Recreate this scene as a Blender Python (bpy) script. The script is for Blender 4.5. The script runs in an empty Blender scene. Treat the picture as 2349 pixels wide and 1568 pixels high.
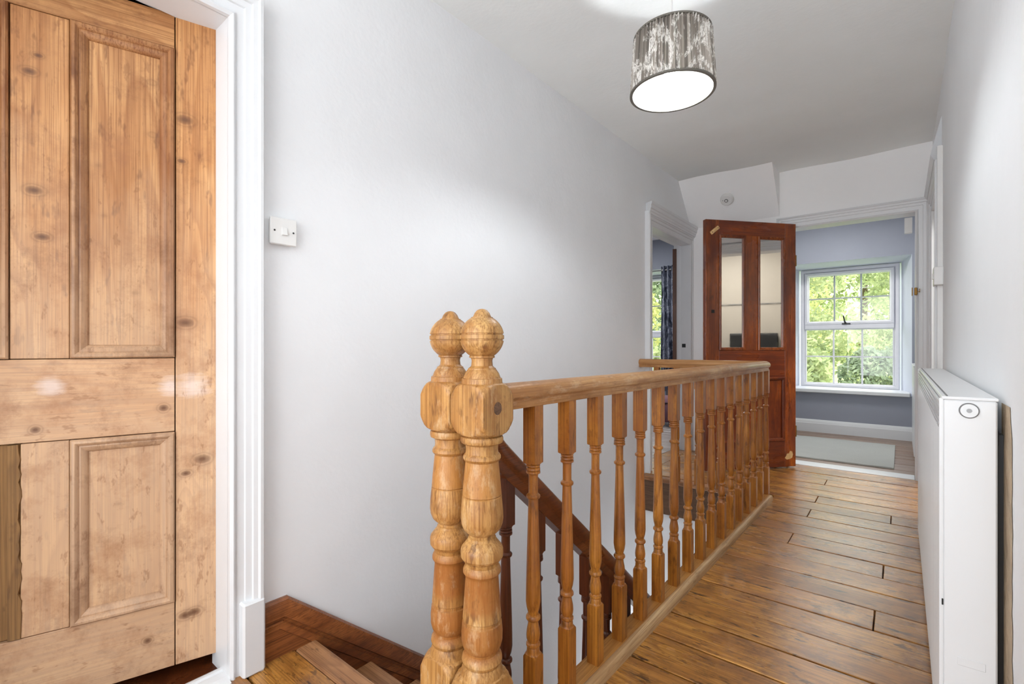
import bpy, bmesh, math, random
from mathutils import Vector, noise as mnoise
from math import sin, cos, pi, radians

random.seed(7)
C = bpy.context.scene.collection
SC = bpy.context.scene

# ------------------------------------------------------------------ camera, world, lights
EYE = 1.0
cam_d = bpy.data.cameras.new('camera')
cam = bpy.data.objects.new('camera', cam_d); C.objects.link(cam)
cam.location = (0, 0, EYE); cam.rotation_euler = (radians(90), 0, radians(39.05))
cam_d.sensor_width = 36; cam_d.lens = 16.86; cam_d.shift_y = 0.0038
cam_d.clip_start = 0.02; cam_d.clip_end = 200
SC.camera = cam

w = bpy.data.worlds.new('overcast_sky'); SC.world = w; w.use_nodes = True
wn = w.node_tree.nodes; wl = w.node_tree.links
bg = wn['Background']
tc = wn.new('ShaderNodeTexCoord'); nz = wn.new('ShaderNodeTexNoise'); nz.inputs['Scale'].default_value = 2.5
nz.inputs['Detail'].default_value = 5
rp = wn.new('ShaderNodeValToRGB')
rp.color_ramp.elements[0].color = (.88, .93, 1, 1); rp.color_ramp.elements[1].color = (1, 1, 1, 1)
wl.new(tc.outputs['Generated'], nz.inputs['Vector']); wl.new(nz.outputs['Fac'], rp.inputs['Fac'])
wl.new(rp.outputs['Color'], bg.inputs['Color'])
bg.inputs['Strength'].default_value = 3.1

def area(name, loc, rot, size, size_y, power, col=(1, 1, 1)):
    l = bpy.data.lights.new(name, 'AREA'); l.shape = 'RECTANGLE'; l.size = size; l.size_y = size_y
    l.energy = power; l.color = col
    o = bpy.data.objects.new(name, l); C.objects.link(o); o.location = loc
    o.rotation_euler = rot
    return o

# fill lights added behind the camera, standing for no known window or lamp
area('rear_fill_light', (-0.70, -1.10, 1.45), (radians(96), 0, 0), 1.5, 1.5, 3.2, (.92, .97, 1))
area('overhead_fill_light', (-0.70, -.75, 2.44), (0, 0, 0), .35, .35, 1.8, (.95, .98, 1))  # added overhead fill, lifts the ceiling and near walls
# lights added out of view to brighten the side rooms and far landing
area('bedroom_fill', (-0.6, 5.6, 2.46), (0, 0, 0), .5, .5, 12, (1, .99, .96))
area('side_room_fill', (-3.0, 5.0, 2.46), (0, 0, 0), .5, .5, 26, (.97, .98, 1))
area('bathroom_fill', (1.2, 3.9, 2.46), (0, 0, 0), .9, .9, 32, (1, .98, .95))
area('stairwell_fill', (-1.18, 3.45, -1.55), (radians(-143), 0, 0), .7, .6, 5, (.95, .98, 1))  # added upward fill, hidden low in the stairwell

vs = SC.view_settings
vs.view_transform = 'Standard'; vs.look = 'None'; vs.gamma = 1; vs.use_curve_mapping = False
vs.exposure = 0.82
SC.cycles.max_bounces = 14; SC.cycles.diffuse_bounces = 10; SC.cycles.glossy_bounces = 5
SC.cycles.transmission_bounces = 8; SC.cycles.transparent_max_bounces = 10
SC.cycles.use_denoising = True
SC.cycles.sample_clamp_indirect = 6

# ------------------------------------------------------------------ helpers
def S(r, g, b):
    f = lambda c: (c/255/12.92) if c/255 <= .04045 else ((c/255+.055)/1.055)**2.4
    return (f(r), f(g), f(b), 1)

class MB:
    def __init__(s): s.v = []; s.f = []
    def add(s, vs_, fs):
        n = len(s.v); s.v += [tuple(p) for p in vs_]; s.f += [tuple(i+n for i in q) for q in fs]
    def box(s, x0, x1, y0, y1, z0, z1):
        s.add([(x0,y0,z0),(x1,y0,z0),(x1,y1,z0),(x0,y1,z0),(x0,y0,z1),(x1,y0,z1),(x1,y1,z1),(x0,y1,z1)],
              [(0,3,2,1),(4,5,6,7),(0,1,5,4),(1,2,6,5),(2,3,7,6),(3,0,4,7)])
    def pbox(s, P, u0, u1, v0, v1, n0, n1):
        s.add([P(u,v,n) for n in (n0,n1) for (u,v) in ((u0,v0),(u1,v0),(u1,v1),(u0,v1))],
              [(0,3,2,1),(4,5,6,7),(0,1,5,4),(1,2,6,5),(2,3,7,6),(3,0,4,7)])
    def grid(s, rows, closed=False, loop=False, caps=False):
        """rows: list of equal length rings; closed joins each ring, loop joins last ring to first"""
        n0 = len(s.v); m = len(rows[0]); k = len(rows)
        for r in rows: s.v += [tuple(p) for p in r]
        for i in range(k if loop else k-1):
            a = n0+i*m; b = n0+((i+1) % k)*m
            for j in range(m if closed else m-1):
                j2 = (j+1) % m
                s.f.append((a+j, a+j2, b+j2, b+j))
        if caps:
            s.f.append(tuple(n0+j for j in range(m))[::-1]); s.f.append(tuple(n0+(k-1)*m+j for j in range(m)))
    def lathe(s, prof, seg=32, cx=0, cy=0, sq=None):
        """prof: (z, r) list; sq=half side clips the rings to a square"""
        rows = []
        for z, r in prof:
            row = []
            for k in range(seg):
                a = 2*pi*k/seg
                rr = r
                if sq: rr = min(r, sq/max(abs(cos(a)), abs(sin(a))))
                row.append((cx+rr*cos(a), cy+rr*sin(a), z))
            rows.append(row)
        s.grid(rows, closed=True, caps=True)
    def build(s, name, mat, parent=None, base=None, smooth=None, bevel=0, kind=None, label=None):
        if base is None: base = Vector(parent.get('_b', (0,0,0))) if parent else Vector((0,0,0))
        base = Vector(base)
        me = bpy.data.meshes.new(name)
        me.from_pydata([Vector(p)-base for p in s.v], [], s.f)
        bm = bmesh.new(); bm.from_mesh(me)
        bmesh.ops.recalc_face_normals(bm, faces=bm.faces)
        if bevel:
            bmesh.ops.bevel(bm, geom=list(bm.edges), offset=bevel, segments=1, affect='EDGES', clamp_overlap=True)
        bm.to_mesh(me); bm.free()
        if smooth:
            me.shade_smooth(); me.set_sharp_from_angle(angle=radians(smooth))
        me.materials.append(mat)
        o = bpy.data.objects.new(name, me); C.objects.link(o)
        if parent: o.parent = parent
        else: o.location = base
        if kind: o['kind'] = kind
        if label: o['label'] = label
        return o

BASES = {}
def empty(name, loc, label=None, cat=None, group=None, kind=None):
    o = bpy.data.objects.new(name, None); C.objects.link(o); o.location = loc; o.empty_display_size = .1
    BASES[o.name] = Vector(loc)
    return tag(o, label, cat, group, kind)
def tag(o, label=None, cat=None, group=None, kind=None):
    if label: o['label'] = label
    if cat: o['category'] = cat
    if group: o['group'] = group
    if kind: o['kind'] = kind
    return o
def part(mb, name, mat, root, **k):
    base = BASES[root.name] if root.name in BASES else root.matrix_basis.translation
    o = mb.build(name, mat, None, base=base, **k)
    o.location = (0, 0, 0); o.parent = root; BASES[o.name] = Vector(base)
    return o
def pbx(root, name, mat, x0, x1, y0, y1, z0, z1, bevel=0, **k):
    m = MB(); m.box(x0, x1, y0, y1, z0, z1); return part(m, name, mat, root, bevel=bevel, **k)

def loc_part(m, name, mat, par, **k):
    o = m.build(name, mat, None, base=(0,0,0), **k); o.parent = par; return o

def mitre_frame(P, u0, u1, v0, v1, prof, closed=True, outward=False):
    """sweep a profile [(offset, height)] round a rectangle with mitred corners.
       closed: four sides (offsets run inward, or outward); open: legs and head only"""
    m = MB(); sg = -1 if outward else 1
    rows = []
    for (t, n) in prof:
        t *= sg
        if closed: row = [P(u0+t, v0+t, n), P(u1-t, v0+t, n), P(u1-t, v1-t, n), P(u0+t, v1-t, n)]
        else: row = [P(u0+t, v0, n), P(u0+t, v1-t, n), P(u1-t, v1-t, n), P(u1-t, v0, n)]
        rows.append(row)
    if closed:
        m.grid(rows, closed=True)
    else:
        m.grid(rows, closed=False)
        m.f.append(tuple(i*4 for i in range(len(prof)))); m.f.append(tuple(i*4+3 for i in range(len(prof))))
    return m

# ------------------------------------------------------------------ materials
def newmat(name):
    m = bpy.data.materials.new(name); m.use_nodes = True
    nt = m.node_tree; return m, nt.nodes, nt.links, nt.nodes['Principled BSDF']
def mixc(N, L, fac, a, b, mode='MIX'):
    x = N.new('ShaderNodeMix'); x.data_type = 'RGBA'; x.blend_type = mode
    for sock, val in ((x.inputs[0], fac), (x.inputs[6], a), (x.inputs[7], b)):
        if hasattr(val, 'links'): L.new(val, sock)
        else: sock.default_value = val
    return x.outputs[2]
def ramp(N, L, src, stops):
    r = N.new('ShaderNodeValToRGB'); e = r.color_ramp.elements
    while len(e) < len(stops): e.new(.5)
    for el, (p, c) in zip(e, stops):
        el.position = p; el.color = c if len(c) == 4 else (*c, 1)
    L.new(src, r.inputs[0]); return r.outputs[0]
def mth(N, L, op, a, b=None, c=None, clamp=False):
    x = N.new('ShaderNodeMath'); x.operation = op; x.use_clamp = clamp
    for i, v in enumerate((a, b, c)):
        if v is None: continue
        if hasattr(v, 'links'): L.new(v, x.inputs[i])
        else: x.inputs[i].default_value = v
    return x.outputs[0]
def noise(N, L, vec, scale, detail=4, rough=.55, dist=0):
    n = N.new('ShaderNodeTexNoise'); n.inputs['Scale'].default_value = scale
    n.inputs['Detail'].default_value = detail; n.inputs['Roughness'].default_value = rough
    n.inputs['Distortion'].default_value = dist
    L.new(vec, n.inputs['Vector']); return n.outputs['Fac']
def vmap(N, L, vec, scale, loc=(0,0,0)):
    m = N.new('ShaderNodeMapping'); m.inputs['Scale'].default_value = scale; m.inputs['Location'].default_value = loc
    L.new(vec, m.inputs['Vector']); return m.outputs[0]
def bump(N, L, B, h, strength, dist=.002):
    b = N.new('ShaderNodeBump'); b.inputs['Strength'].default_value = strength; b.inputs['Distance'].default_value = dist
    L.new(h, b.inputs['Height']); L.new(b.outputs[0], B.inputs['Normal'])

def paint(name, col, rough=.6, var=.04, bmp=.15, scale=3, spec=.3):
    m, N, L, B = newmat(name)
    t = N.new('ShaderNodeTexCoord').outputs['Object']
    a = noise(N, L, t, scale, 5); b = noise(N, L, t, 60, 3)
    dark = tuple(c*(1-var*2.2) for c in col[:3])+(1,)
    c = mixc(N, L, ramp(N, L, a, [(.35, (0,0,0)), (.65, (1,1,1))]), dark, col)
    L.new(c, B.inputs['Base Color']); B.inputs['Roughness'].default_value = rough
    B.inputs['Specular IOR Level'].default_value = spec
    h = mth(N, L, 'ADD', mth(N, L, 'MULTIPLY', a, 6.0), mth(N, L, 'MULTIPLY', b, .5))
    bump(N, L, B, h, bmp, .004)
    return m

def wood(name, light, mid, dark, axis='z', rough=.5, ring=9, blotch=.5, knots=(), smears=(), spots=.5,
         grime=None, wobble=.5, coat=0, fine=1.0, bmp=.25, knotcol=None, lowtint=None, bands=(), worn=None, dirt=0):
    """grain runs along axis; knots: (x,y,z,r) in object space; smears: (x,y,z, rx,ry,rz, colour)"""
    m, N, L, B = newmat(name)
    t0 = N.new('ShaderNodeTexCoord').outputs['Object']
    oi = N.new('ShaderNodeObjectInfo').outputs['Random']
    off = N.new('ShaderNodeCombineXYZ')
    L.new(mth(N, L, 'MULTIPLY', oi, 37.0), off.inputs[0]); L.new(mth(N, L, 'MULTIPLY', oi, 53.0), off.inputs[1])
    L.new(mth(N, L, 'MULTIPLY', oi, 71.0), off.inputs[2])
    va = N.new('ShaderNodeVectorMath'); va.operation = 'ADD'; L.new(t0, va.inputs[0]); L.new(off.outputs[0], va.inputs[1])
    t = va.outputs[0]
    k = {'x': 0, 'y': 1, 'z': 2}[axis]
    def sc(a, b):
        v = [b]*3; v[k] = a; return tuple(v)
    # growth rings: contour lines of a stretched noise field
    field = noise(N, L, vmap(N, L, t, sc(.9, 6.5)), 1.0, 2, .5, wobble)
    rings = mth(N, L, 'FRACT', mth(N, L, 'MULTIPLY', field, ring))
    rings = ramp(N, L, rings, [(0, (0,0,0)), (.45, (.25,.25,.25)), (.86, (1,1,1)), (1, (0,0,0))])
    fib = noise(N, L, vmap(N, L, t, sc(3, 250)), 1.0, 4, .65)
    fib2 = noise(N, L, vmap(N, L, t, sc(12, 420)), 1.0, 2, .6)
    blo = noise(N, L, vmap(N, L, t, sc(2.2, 7)), 1.0, 4, .6)
    c = mixc(N, L, ramp(N, L, blo, [(.36, (0,0,0)), (.64, (1,1,1))]), light, mixc(N, L, blotch, light, mid))
    c = mixc(N, L, mth(N, L, 'MULTIPLY', rings, .62*fine), c, mixc(N, L, .25, mid, dark))
    c = mixc(N, L, ramp(N, L, fib, [(.44, (0,0,0)), (.66, (.85,.85,.85))]), c, mixc(N, L, .55, mid, dark))
    # small dark flecks and dents
    sp = noise(N, L, vmap(N, L, t, sc(9, 34)), 1.0, 3, .7)
    c = mixc(N, L, mth(N, L, 'MULTIPLY', ramp(N, L, sp, [(.585, (0,0,0)), (.68, (1,1,1))]), spots), c, dark)
    if lowtint:
        sep = N.new('ShaderNodeSeparateXYZ'); L.new(t0, sep.inputs[0])
        z = mth(N, L, 'ADD', sep.outputs[2], mth(N, L, 'MULTIPLY', blo, .9))
        c = mixc(N, L, ramp(N, L, mth(N, L, 'MULTIPLY', z, .4), [(.50, (1,1,1)), (.80, (0,0,0))]), c, mixc(N, L, .55, c, lowtint))
    if grime:
        g = noise(N, L, t0, 5, 6, .7)
        c = mixc(N, L, ramp(N, L, g, [(.50, (0,0,0)), (.68, (.9,.9,.9))]), c, mixc(N, L, .7, c, grime))
    if bands:
        sep = N.new('ShaderNodeSeparateXYZ'); L.new(t0, sep.inputs[0])
        for (z0, z1, col) in bands:
            d = mth(N, L, 'ABSOLUTE', mth(N, L, 'SUBTRACT', sep.outputs[2], (z0+z1)/2))
            d = mth(N, L, 'ADD', mth(N, L, 'MULTIPLY', d, 1/(z1-z0)), mth(N, L, 'MULTIPLY', fib, .22))
            c = mixc(N, L, ramp(N, L, d, [(.50, (.62,.62,.62)), (.68, (0,0,0))]), c, col)
    if worn:
        g2 = noise(N, L, vmap(N, L, t, sc(11, 30)), 1.0, 5, .75)
        c = mixc(N, L, ramp(N, L, g2, [(.54, (0,0,0)), (.72, (.5,.5,.5))]), c, worn)
    for (x, y, z, r) in knots:
        d = N.new('ShaderNodeVectorMath'); d.operation = 'SUBTRACT'; L.new(t0, d.inputs[0]); d.inputs[1].default_value = (x, y, z)
        s2 = [1/r]*3; s2[k] = .62/r if axis == 'z' else .9/r
        if axis == 'z': s2[1] = .75/r; s2[2] = 1.15/r
        mm = N.new('ShaderNodeVectorMath'); mm.operation = 'MULTIPLY'; L.new(d.outputs[0], mm.inputs[0]); mm.inputs[1].default_value = s2
        ln = N.new('ShaderNodeVectorMath'); ln.operation = 'LENGTH'; L.new(mm.outputs[0], ln.inputs[0])
        ww = mth(N, L, 'ADD', ln.outputs['Value'], mth(N, L, 'MULTIPLY', sp, .5))
        f = ramp(N, L, mth(N, L, 'MULTIPLY', ww, .35), [(.16, (.9,.9,.9)), (.36, (.55,.55,.55)), (.46, (.12,.12,.12)), (.56, (.3,.3,.3)), (.66, (.08,.08,.08)), (.9, (0,0,0))])
        c = mixc(N, L, f, c, knotcol or dark)
    for (x, y, z, rx, ry, rz, col) in smears:
        d = N.new('ShaderNodeVectorMath'); d.operation = 'SUBTRACT'; L.new(t0, d.inputs[0]); d.inputs[1].default_value = (x, y, z)
        mm = N.new('ShaderNodeVectorMath'); mm.operation = 'MULTIPLY'; L.new(d.outputs[0], mm.inputs[0]); mm.inputs[1].default_value = (1/rx, 1/ry, 1/rz)
        ln = N.new('ShaderNodeVectorMath'); ln.operation = 'LENGTH'; L.new(mm.outputs[0], ln.inputs[0])
        st = noise(N, L, vmap(N, L, t0, (30, 8, 60)), 1.0, 4, .7)
        ww = mth(N, L, 'ADD', ln.outputs['Value'], mth(N, L, 'MULTIPLY', st, 1.4))
        f = ramp(N, L, mth(N, L, 'MULTIPLY', ww, .5), [(.50, (.55,.55,.55)), (.85, (0,0,0))])
        c = mixc(N, L, f, c, col)
    if dirt:
        g3 = noise(N, L, vmap(N, L, t, sc(16, 40)), 1.0, 3, .75)
        c = mixc(N, L, mth(N, L, 'MULTIPLY', ramp(N, L, g3, [(.60, (0,0,0)), (.67, (1,1,1))]), dirt), c, mixc(N, L, .75, mid, dark))
        g4 = noise(N, L, t, 7, 6, .8)
        c = mixc(N, L, mth(N, L, 'MULTIPLY', ramp(N, L, g4, [(.54, (0,0,0)), (.64, (1,1,1))]), dirt*.55), c, dark)
    # brightness of each separate piece differs a little
    hs = N.new('ShaderNodeHueSaturation'); L.new(c, hs.inputs['Color'])
    L.new(mth(N, L, 'ADD', mth(N, L, 'MULTIPLY', oi, .22), .89), hs.inputs['Value'])
    L.new(hs.outputs[0], B.inputs['Base Color'])
    rr = mth(N, L, 'ADD', mth(N, L, 'MULTIPLY', blo, .25), rough-.12)
    L.new(rr, B.inputs['Roughness'])
    B.inputs['Specular IOR Level'].default_value = .45
    if coat: B.inputs['Coat Weight'].default_value = coat; B.inputs['Coat Roughness'].default_value = .28
    h = mth(N, L, 'ADD', mth(N, L, 'MULTIPLY', fib, .8), mth(N, L, 'MULTIPLY', blo, 1.5))
    bump(N, L, B, h, bmp, .0015)
    return m

def plain(name, col, rough=.5, metal=0, spec=.5):
    m, N, L, B = newmat(name)
    t = N.new('ShaderNodeTexCoord').outputs['Object']
    a = noise(N, L, t, 12, 3)
    L.new(mixc(N, L, a, tuple(c*.88 for c in col[:3])+(1,), col), B.inputs['Base Color'])
    B.inputs['Roughness'].default_value = rough; B.inputs['Metallic'].default_value = metal
    B.inputs['Specular IOR Level'].default_value = spec
    return m

M = {}
M['wall'] = paint('wall_paint', S(234, 236, 238), .75, .015, .35, 2.2)
M['wall_white'] = paint('wall_white', S(248, 248, 248), .7, .01, .3, 2.5)
M['ceiling'] = paint('ceiling_paint', S(238, 241, 240), .8, .02, .35, 1.8)
M['grey_wall'] = paint('grey_wall', S(152, 156, 168), .75, .02, .2, 3)
M['reveal'] = paint('reveal_paint', S(206, 210, 222), .7, .015, .2, 3)
M['beige_wall'] = paint('beige_wall', S(172, 165, 154), .5, .02, .1, 3)
M['gloss'] = paint('white_gloss', S(220, 222, 224), .32, .008, .08, 8, .5)
M['upvc'] = plain('white_plastic_frame', S(226, 226, 232), .3)
M['heater'] = paint('heater_enamel', S(222, 224, 225), .28, .006, .02, 4, .5)
M['plastic'] = plain('white_plastic', S(232, 232, 230), .35)
M['black'] = plain('black_metal', S(28, 28, 28), .4)
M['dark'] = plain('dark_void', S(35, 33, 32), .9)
M['brass'] = plain('aged_brass', S(130, 98, 50), .4, .9)
M['groove'] = plain('grey_seam', S(120, 120, 120), .7)
M['steel'] = plain('dull_metal', S(150, 150, 150), .35, .9)

KW = [(.0,.0,.0)]
# left door: local space has its hinge edge at y = 0, the face at x = 0
def kn(*l): return [(0, u, z, r*.8) for u, z, r in l]
def smear(u, z, ry, rz, c=S(224, 210, 204)): return (0, u, z, .2, ry, rz, c)
pine = dict(light=S(204, 154, 100), mid=S(170, 112, 62), dark=S(104, 62, 34), rough=.5, blotch=.75, spots=.55,
            grime=S(146, 96, 60), lowtint=S(208, 180, 150), knotcol=S(92, 58, 36), fine=1.15, dirt=.4)
M['pine_stile'] = wood('pine_stile', axis='z', ring=15, knots=kn((-.08, 1.684, .0213), (-.08, 1.07, .0213), (-.037, .652, .0201), (-.079, .614, .0122),
     (-.081, .185, .0167), (-.057, .188, .0169), (-.089, 1.557, .0106)), smears=[smear(-.062, .878, .055, .045)], **pine)
M['pine_muntin'] = wood('pine_muntin', axis='z', ring=8, knots=kn((-.403, 1.77, .0093), (-.42, 1.723, .0145), (-.41, 1.411, .0172), (-.395, 1.29, .0147)), **pine)
M['pine_panel'] = wood('pine_panel', axis='z', ring=9, knots=kn((-.233, 1.75, .0086), (-.161, 1.777, .0132), (-.282, 1.507, .0098), (-.268, 1.368, .0099), (-.2, 1.154, .0101),
     (-.158, 1.623, .0133), (-.206, .619, .0072), (-.238, .548, .01), (-.221, .534, .0072), (-.136, .513, .0104), (-.203, .591, .0072)), **pine)
M['pine_rail'] = wood('pine_rail', axis='y', ring=12, knots=kn((-.133, .816, .0134), (-.408, .778, .012), (-.171, .139, .0117)),
     smears=[smear(-.115, .878, .035, .035), smear(-.376, .892, .035, .03)], **pine)
M['pine_mould'] = wood('pine_mould', axis='z', ring=5, **{**pine, 'light': S(192, 142, 94), 'mid': S(142, 88, 50), 'grime': S(112, 72, 42)})
M['bare_board'] = wood('brown_board', S(150, 112, 66), S(128, 92, 52), S(84, 58, 34), 'z', .7)
M['red_door'] = wood('varnished_stile', S(172, 88, 28), S(100, 38, 12), S(54, 18, 8), 'z', .28, 5, .9, coat=.4, spots=.5, grime=S(84, 26, 10), fine=.8)
M['red_rail'] = wood('varnished_rail', S(146, 68, 22), S(92, 34, 12), S(58, 18, 8), 'x', .28, 5, .9, coat=.4, spots=.4, grime=S(84, 26, 10), fine=.8)
M['bare_wood'] = wood('bare_wood', S(222, 190, 140), S(200, 160, 104), S(150, 110, 60), 'z', .7)
M['newel'] = wood('stripped_newel', S(202, 160, 100), S(166, 114, 54), S(88, 50, 22), 'z', .42, 7, .9, spots=.7, grime=S(140, 80, 38), bmp=.5, fine=1, worn=S(212, 186, 146), dirt=.5, bands=[(.405, .500, S(146, 84, 32)), (.300, .380, S(148, 86, 34)), (.66, .745, S(172, 116, 54))])
M['rail_top'] = wood('worn_handrail', S(208, 168, 120), S(178, 124, 70), S(118, 74, 38), 'y', .36, 5, .9, spots=.5, grime=S(146, 98, 56), worn=S(218, 194, 164))
M['rail_x'] = wood('worn_handrail_return', S(188, 142, 92), S(160, 106, 56), S(110, 66, 32), 'x', .38, 5, .9, spots=.4)
M['baluster'] = wood('orange_baluster', S(196, 132, 52), S(156, 90, 26), S(76, 38, 12), 'z', .34, 8, .9, coat=.25, spots=.6, dirt=.4, grime=S(138, 76, 30), fine=1)
M['dark_wood'] = wood('dark_stained_wood', S(118, 62, 30), S(84, 38, 18), S(40, 18, 10), 'z', .3, 6, .9, coat=.3)
M['dark_rail'] = wood('dark_handrail', S(138, 78, 38), S(104, 50, 24), S(48, 22, 12), 'y', .3, 5, .9, coat=.3)
M['skirting'] = wood('brown_skirting', S(172, 106, 58), S(124, 66, 32), S(48, 24, 14), 'y', .32, 5, .95, coat=.3, grime=S(84, 42, 24))
M['kerb'] = wood('kerb_board', S(190, 138, 72), S(164, 108, 48), S(110, 66, 28), 'y', .45, 5, .8)
M['bead'] = wood('pale_bead', S(204, 172, 128), S(176, 136, 90), S(126, 90, 54), 'y', .5, 5, .8)
M['plank'] = wood('floor_plank', S(208, 150, 70), S(160, 104, 44), S(54, 30, 16), 'x', .28, 14, 1, spots=1, grime=S(96, 58, 36), coat=.5, bmp=.45, fine=1.25, dirt=.85)
M['plank_grey'] = wood('grey_plank', S(164, 140, 122), S(136, 110, 92), S(96, 72, 58), 'x', .34, 10, .9, spots=.4)
M['plank_pale'] = wood('pale_plank', S(190, 182, 178), S(160, 148, 142), S(90, 80, 76), 'x', .34, 10, .9, spots=.4)
M['tread'] = wood('stair_tread', S(182, 134, 92), S(150, 100, 62), S(80, 50, 32), 'x', .5, 7, .9, spots=.6, grime=S(112, 76, 52))
M['fascia'] = wood('fascia_board', S(120, 90, 66), S(94, 66, 46), S(56, 38, 28), 'x', .6, 12, .9, spots=.4)

def mirror_glass():
    m, N, L, B = newmat('mirror_glass')
    B.inputs['Metallic'].default_value = 1; B.inputs['Base Color'].default_value = (.86, .85, .82, 1)
    t = N.new('ShaderNodeTexCoord').outputs['Object']
    L.new(ramp(N, L, noise(N, L, t, 9, 5, .7), [(.45, (.02,)*3), (.8, (.10,)*3)]), B.inputs['Roughness'])
    return m
M['mirror'] = mirror_glass()
def window_glass():
    m, N, L, B = newmat('window_glass')
    out = N['Material Output']; tr = N.new('ShaderNodeBsdfTransparent'); gl = N.new('ShaderNodeBsdfGlossy')
    gl.inputs['Roughness'].default_value = .02; mx = N.new('ShaderNodeMixShader'); mx.inputs[0].default_value = .06
    tr.inputs[0].default_value = (.97, .98, .98, 1)
    L.new(tr.outputs[0], mx.inputs[1]); L.new(gl.outputs[0], mx.inputs[2]); L.new(mx.outputs[0], out.inputs[0])
    return m
M['glass'] = window_glass()

# ------------------------------------------------------------------ room shell
XL, XR = -1.57, .18           # hall side walls
YB, YW, ZC = 4.67, 6.56, 2.5
def struct(mb, name, mat, **k):
    o = mb.build(name, mat, None, base=(0,0,0), **k); o['kind'] = 'structure'; BASES[o.name] = Vector((0,0,0)); return o

wl_ = MB()
def wallx(mb, x0, x1, y0, y1, z0, z1, holes):
    """wall slab running along y with rectangular holes (ya, yb, za, zb)"""
    ys = sorted({y0, y1, *[h[0] for h in holes], *[h[1] for h in holes]})
    for a, b in zip(ys, ys[1:]):
        hs = [h for h in holes if h[0] <= a and h[1] >= b]
        if not hs: mb.box(x0, x1, a, b, z0, z1)
        else:
            h = hs[0]
            if h[2] > z0: mb.box(x0, x1, a, b, z0, h[2])
            if h[3] < z1: mb.box(x0, x1, a, b, h[3], z1)
wallx(wl_, XL-.15, XL, -1.2, YB, -2.7, ZC, [(-.235, .595, -.02, 2.0), (3.69, 4.625, -.02, 1.975)])
struct(wl_, 'wall_left', M['wall'])
m = MB(); wallx(m, XR, XR+.15, -1.2, YB, -.3, ZC, [(3.68, 4.50, 0, 1.96)])
struct(m, 'wall_right', M['wall'])
# back wall with the bedroom doorway
m = MB()
m.box(XL, -.74, YB, YB+.13, -.3, ZC); m.box(.09, XR+.15, YB, YB+.13, -.3, ZC); m.box(-.74, .09, YB, YB+.13, 2.0, ZC)
struct(m, 'wall_back', M['wall_white'])
# the sloping bulkhead over the left part of the back wall
m = MB()
a, b = XL, -.815
m.add([(a, YB, 2.12), (b, YB, 2.12), (b, 4.36, ZC), (a, 4.33, ZC), (a, YB, ZC), (b, YB, ZC)],
      [(0,1,2,3), (1,5,2), (0,3,4), (3,2,5,4), (0,4,5,1)])
struct(m, 'wall_bulkhead', M['wall_white'])
# near end wall: unseen, opening left for the added fill light
m = MB(); m.box(XL, XR, -1.25, -1.12, -.3, .25); m.box(XL, XR, -1.25, -1.12, 2.25, ZC)
m.box(XL, -1.5, -1.25, -1.12, .25, 2.25); m.box(.1, XR, -1.25, -1.12, .25, 2.25)
struct(m, 'wall_near', M['wall'])
# ceiling of the landing with a gentle sag
m = MB()
rows = []
for i in range(41):
    y = -1.2+(YB+1.2)*i/40
    rows.append([(XL-.0+(XR-XL)*j/14, y, ZC-.006+.012*mnoise.noise(Vector((j*.25, i*.2, 3)))) for j in range(15)])
m.grid(rows); 
m.box(XL-.15, XR+.15, -1.25, YB+.1, ZC+.01, ZC+.08)
struct(m, 'ceiling', M['ceiling'], smooth=40)

# ---- bedroom (far room) and side room share the outside wall with two splayed windows
def splay(mb, hole, frame, y0, y1):
    (a, b, c, d), (e, f, g, h) = hole, frame
    i = [(a, y0, c), (b, y0, c), (b, y0, d), (a, y0, d)]; o = [(e, y1, g), (f, y1, g), (f, y1, h), (e, y1, h)]
    mb.add(i+o, [(0,1,5,4), (1,2,6,5), (2,3,7,6), (3,0,4,7)])
YF = 6.95
W1h, W1f = (-1.09, .09, .47, 1.965), (-.975, -.012, .50, 1.935)
W2h, W2f = (-4.0, -2.45, .47, 2.08), (-3.9, -2.55, .50, 2.05)
m = MB()
for (x0, x1, z0, z1) in [(-4.6, -4.0, -.3, ZC), (-4.0, -2.45, -.3, .47), (-4.0, -2.45, 2.08, ZC), (-2.45, -1.09, -.3, ZC),
                         (-1.09, .09, -.3, .47), (-1.09, .09, 1.965, ZC), (.09, .50, -.3, ZC)]:
    m.add([(x0, YW, z0), (x1, YW, z0), (x1, YW, z1), (x0, YW, z1)], [(0,1,2,3)])
for (x0, x1, z0, z1) in [(-4.6, -3.9, -.3, ZC), (-3.9, -2.55, -.3, .5), (-3.9, -2.55, 2.05, ZC), (-2.55, -.975, -.3, ZC),
                         (-.975, -.012, -.3, .5), (-.975, -.012, 1.935, ZC), (-.012, .50, -.3, ZC)]:
    m.box(x0, x1, YF+.07, YF+.12, z0, z1)
struct(m, 'wall_far', M['grey_wall'])
m = MB(); splay(m, W1h, W1f, YW, YF+.08); splay(m, W2h, W2f, YW, YF+.08)
struct(m, 'trim_1', M['reveal'])
m = MB(); m.box(.345, .44, YB+.13, YW, -.3, ZC); struct(m, 'wall_bedroom_right', M['grey_wall'])
m = MB(); m.box(XL-.15, XL, YB, YW, -.3, ZC)
m.box(XR+.15, .44, YB+.10, YB+.13, -.3, ZC)
struct(m, 'wall_bedroom_side', M['grey_wall'])
m = MB(); m.box(-4.6, -4.5, 2.9, YW, -.3, ZC); m.box(-4.6, XL-.15, 2.8, 2.9, -.3, ZC)
struct(m, 'wall_side_room', M['grey_wall'])
m = MB(); m.box(-4.6, XL-.15, 2.8, YF, ZC, ZC+.06); m.box(XL-.15, .5, YB+.1, YF, ZC, ZC+.06)
struct(m, 'ceiling_side_rooms', M['wall_white'])
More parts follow.
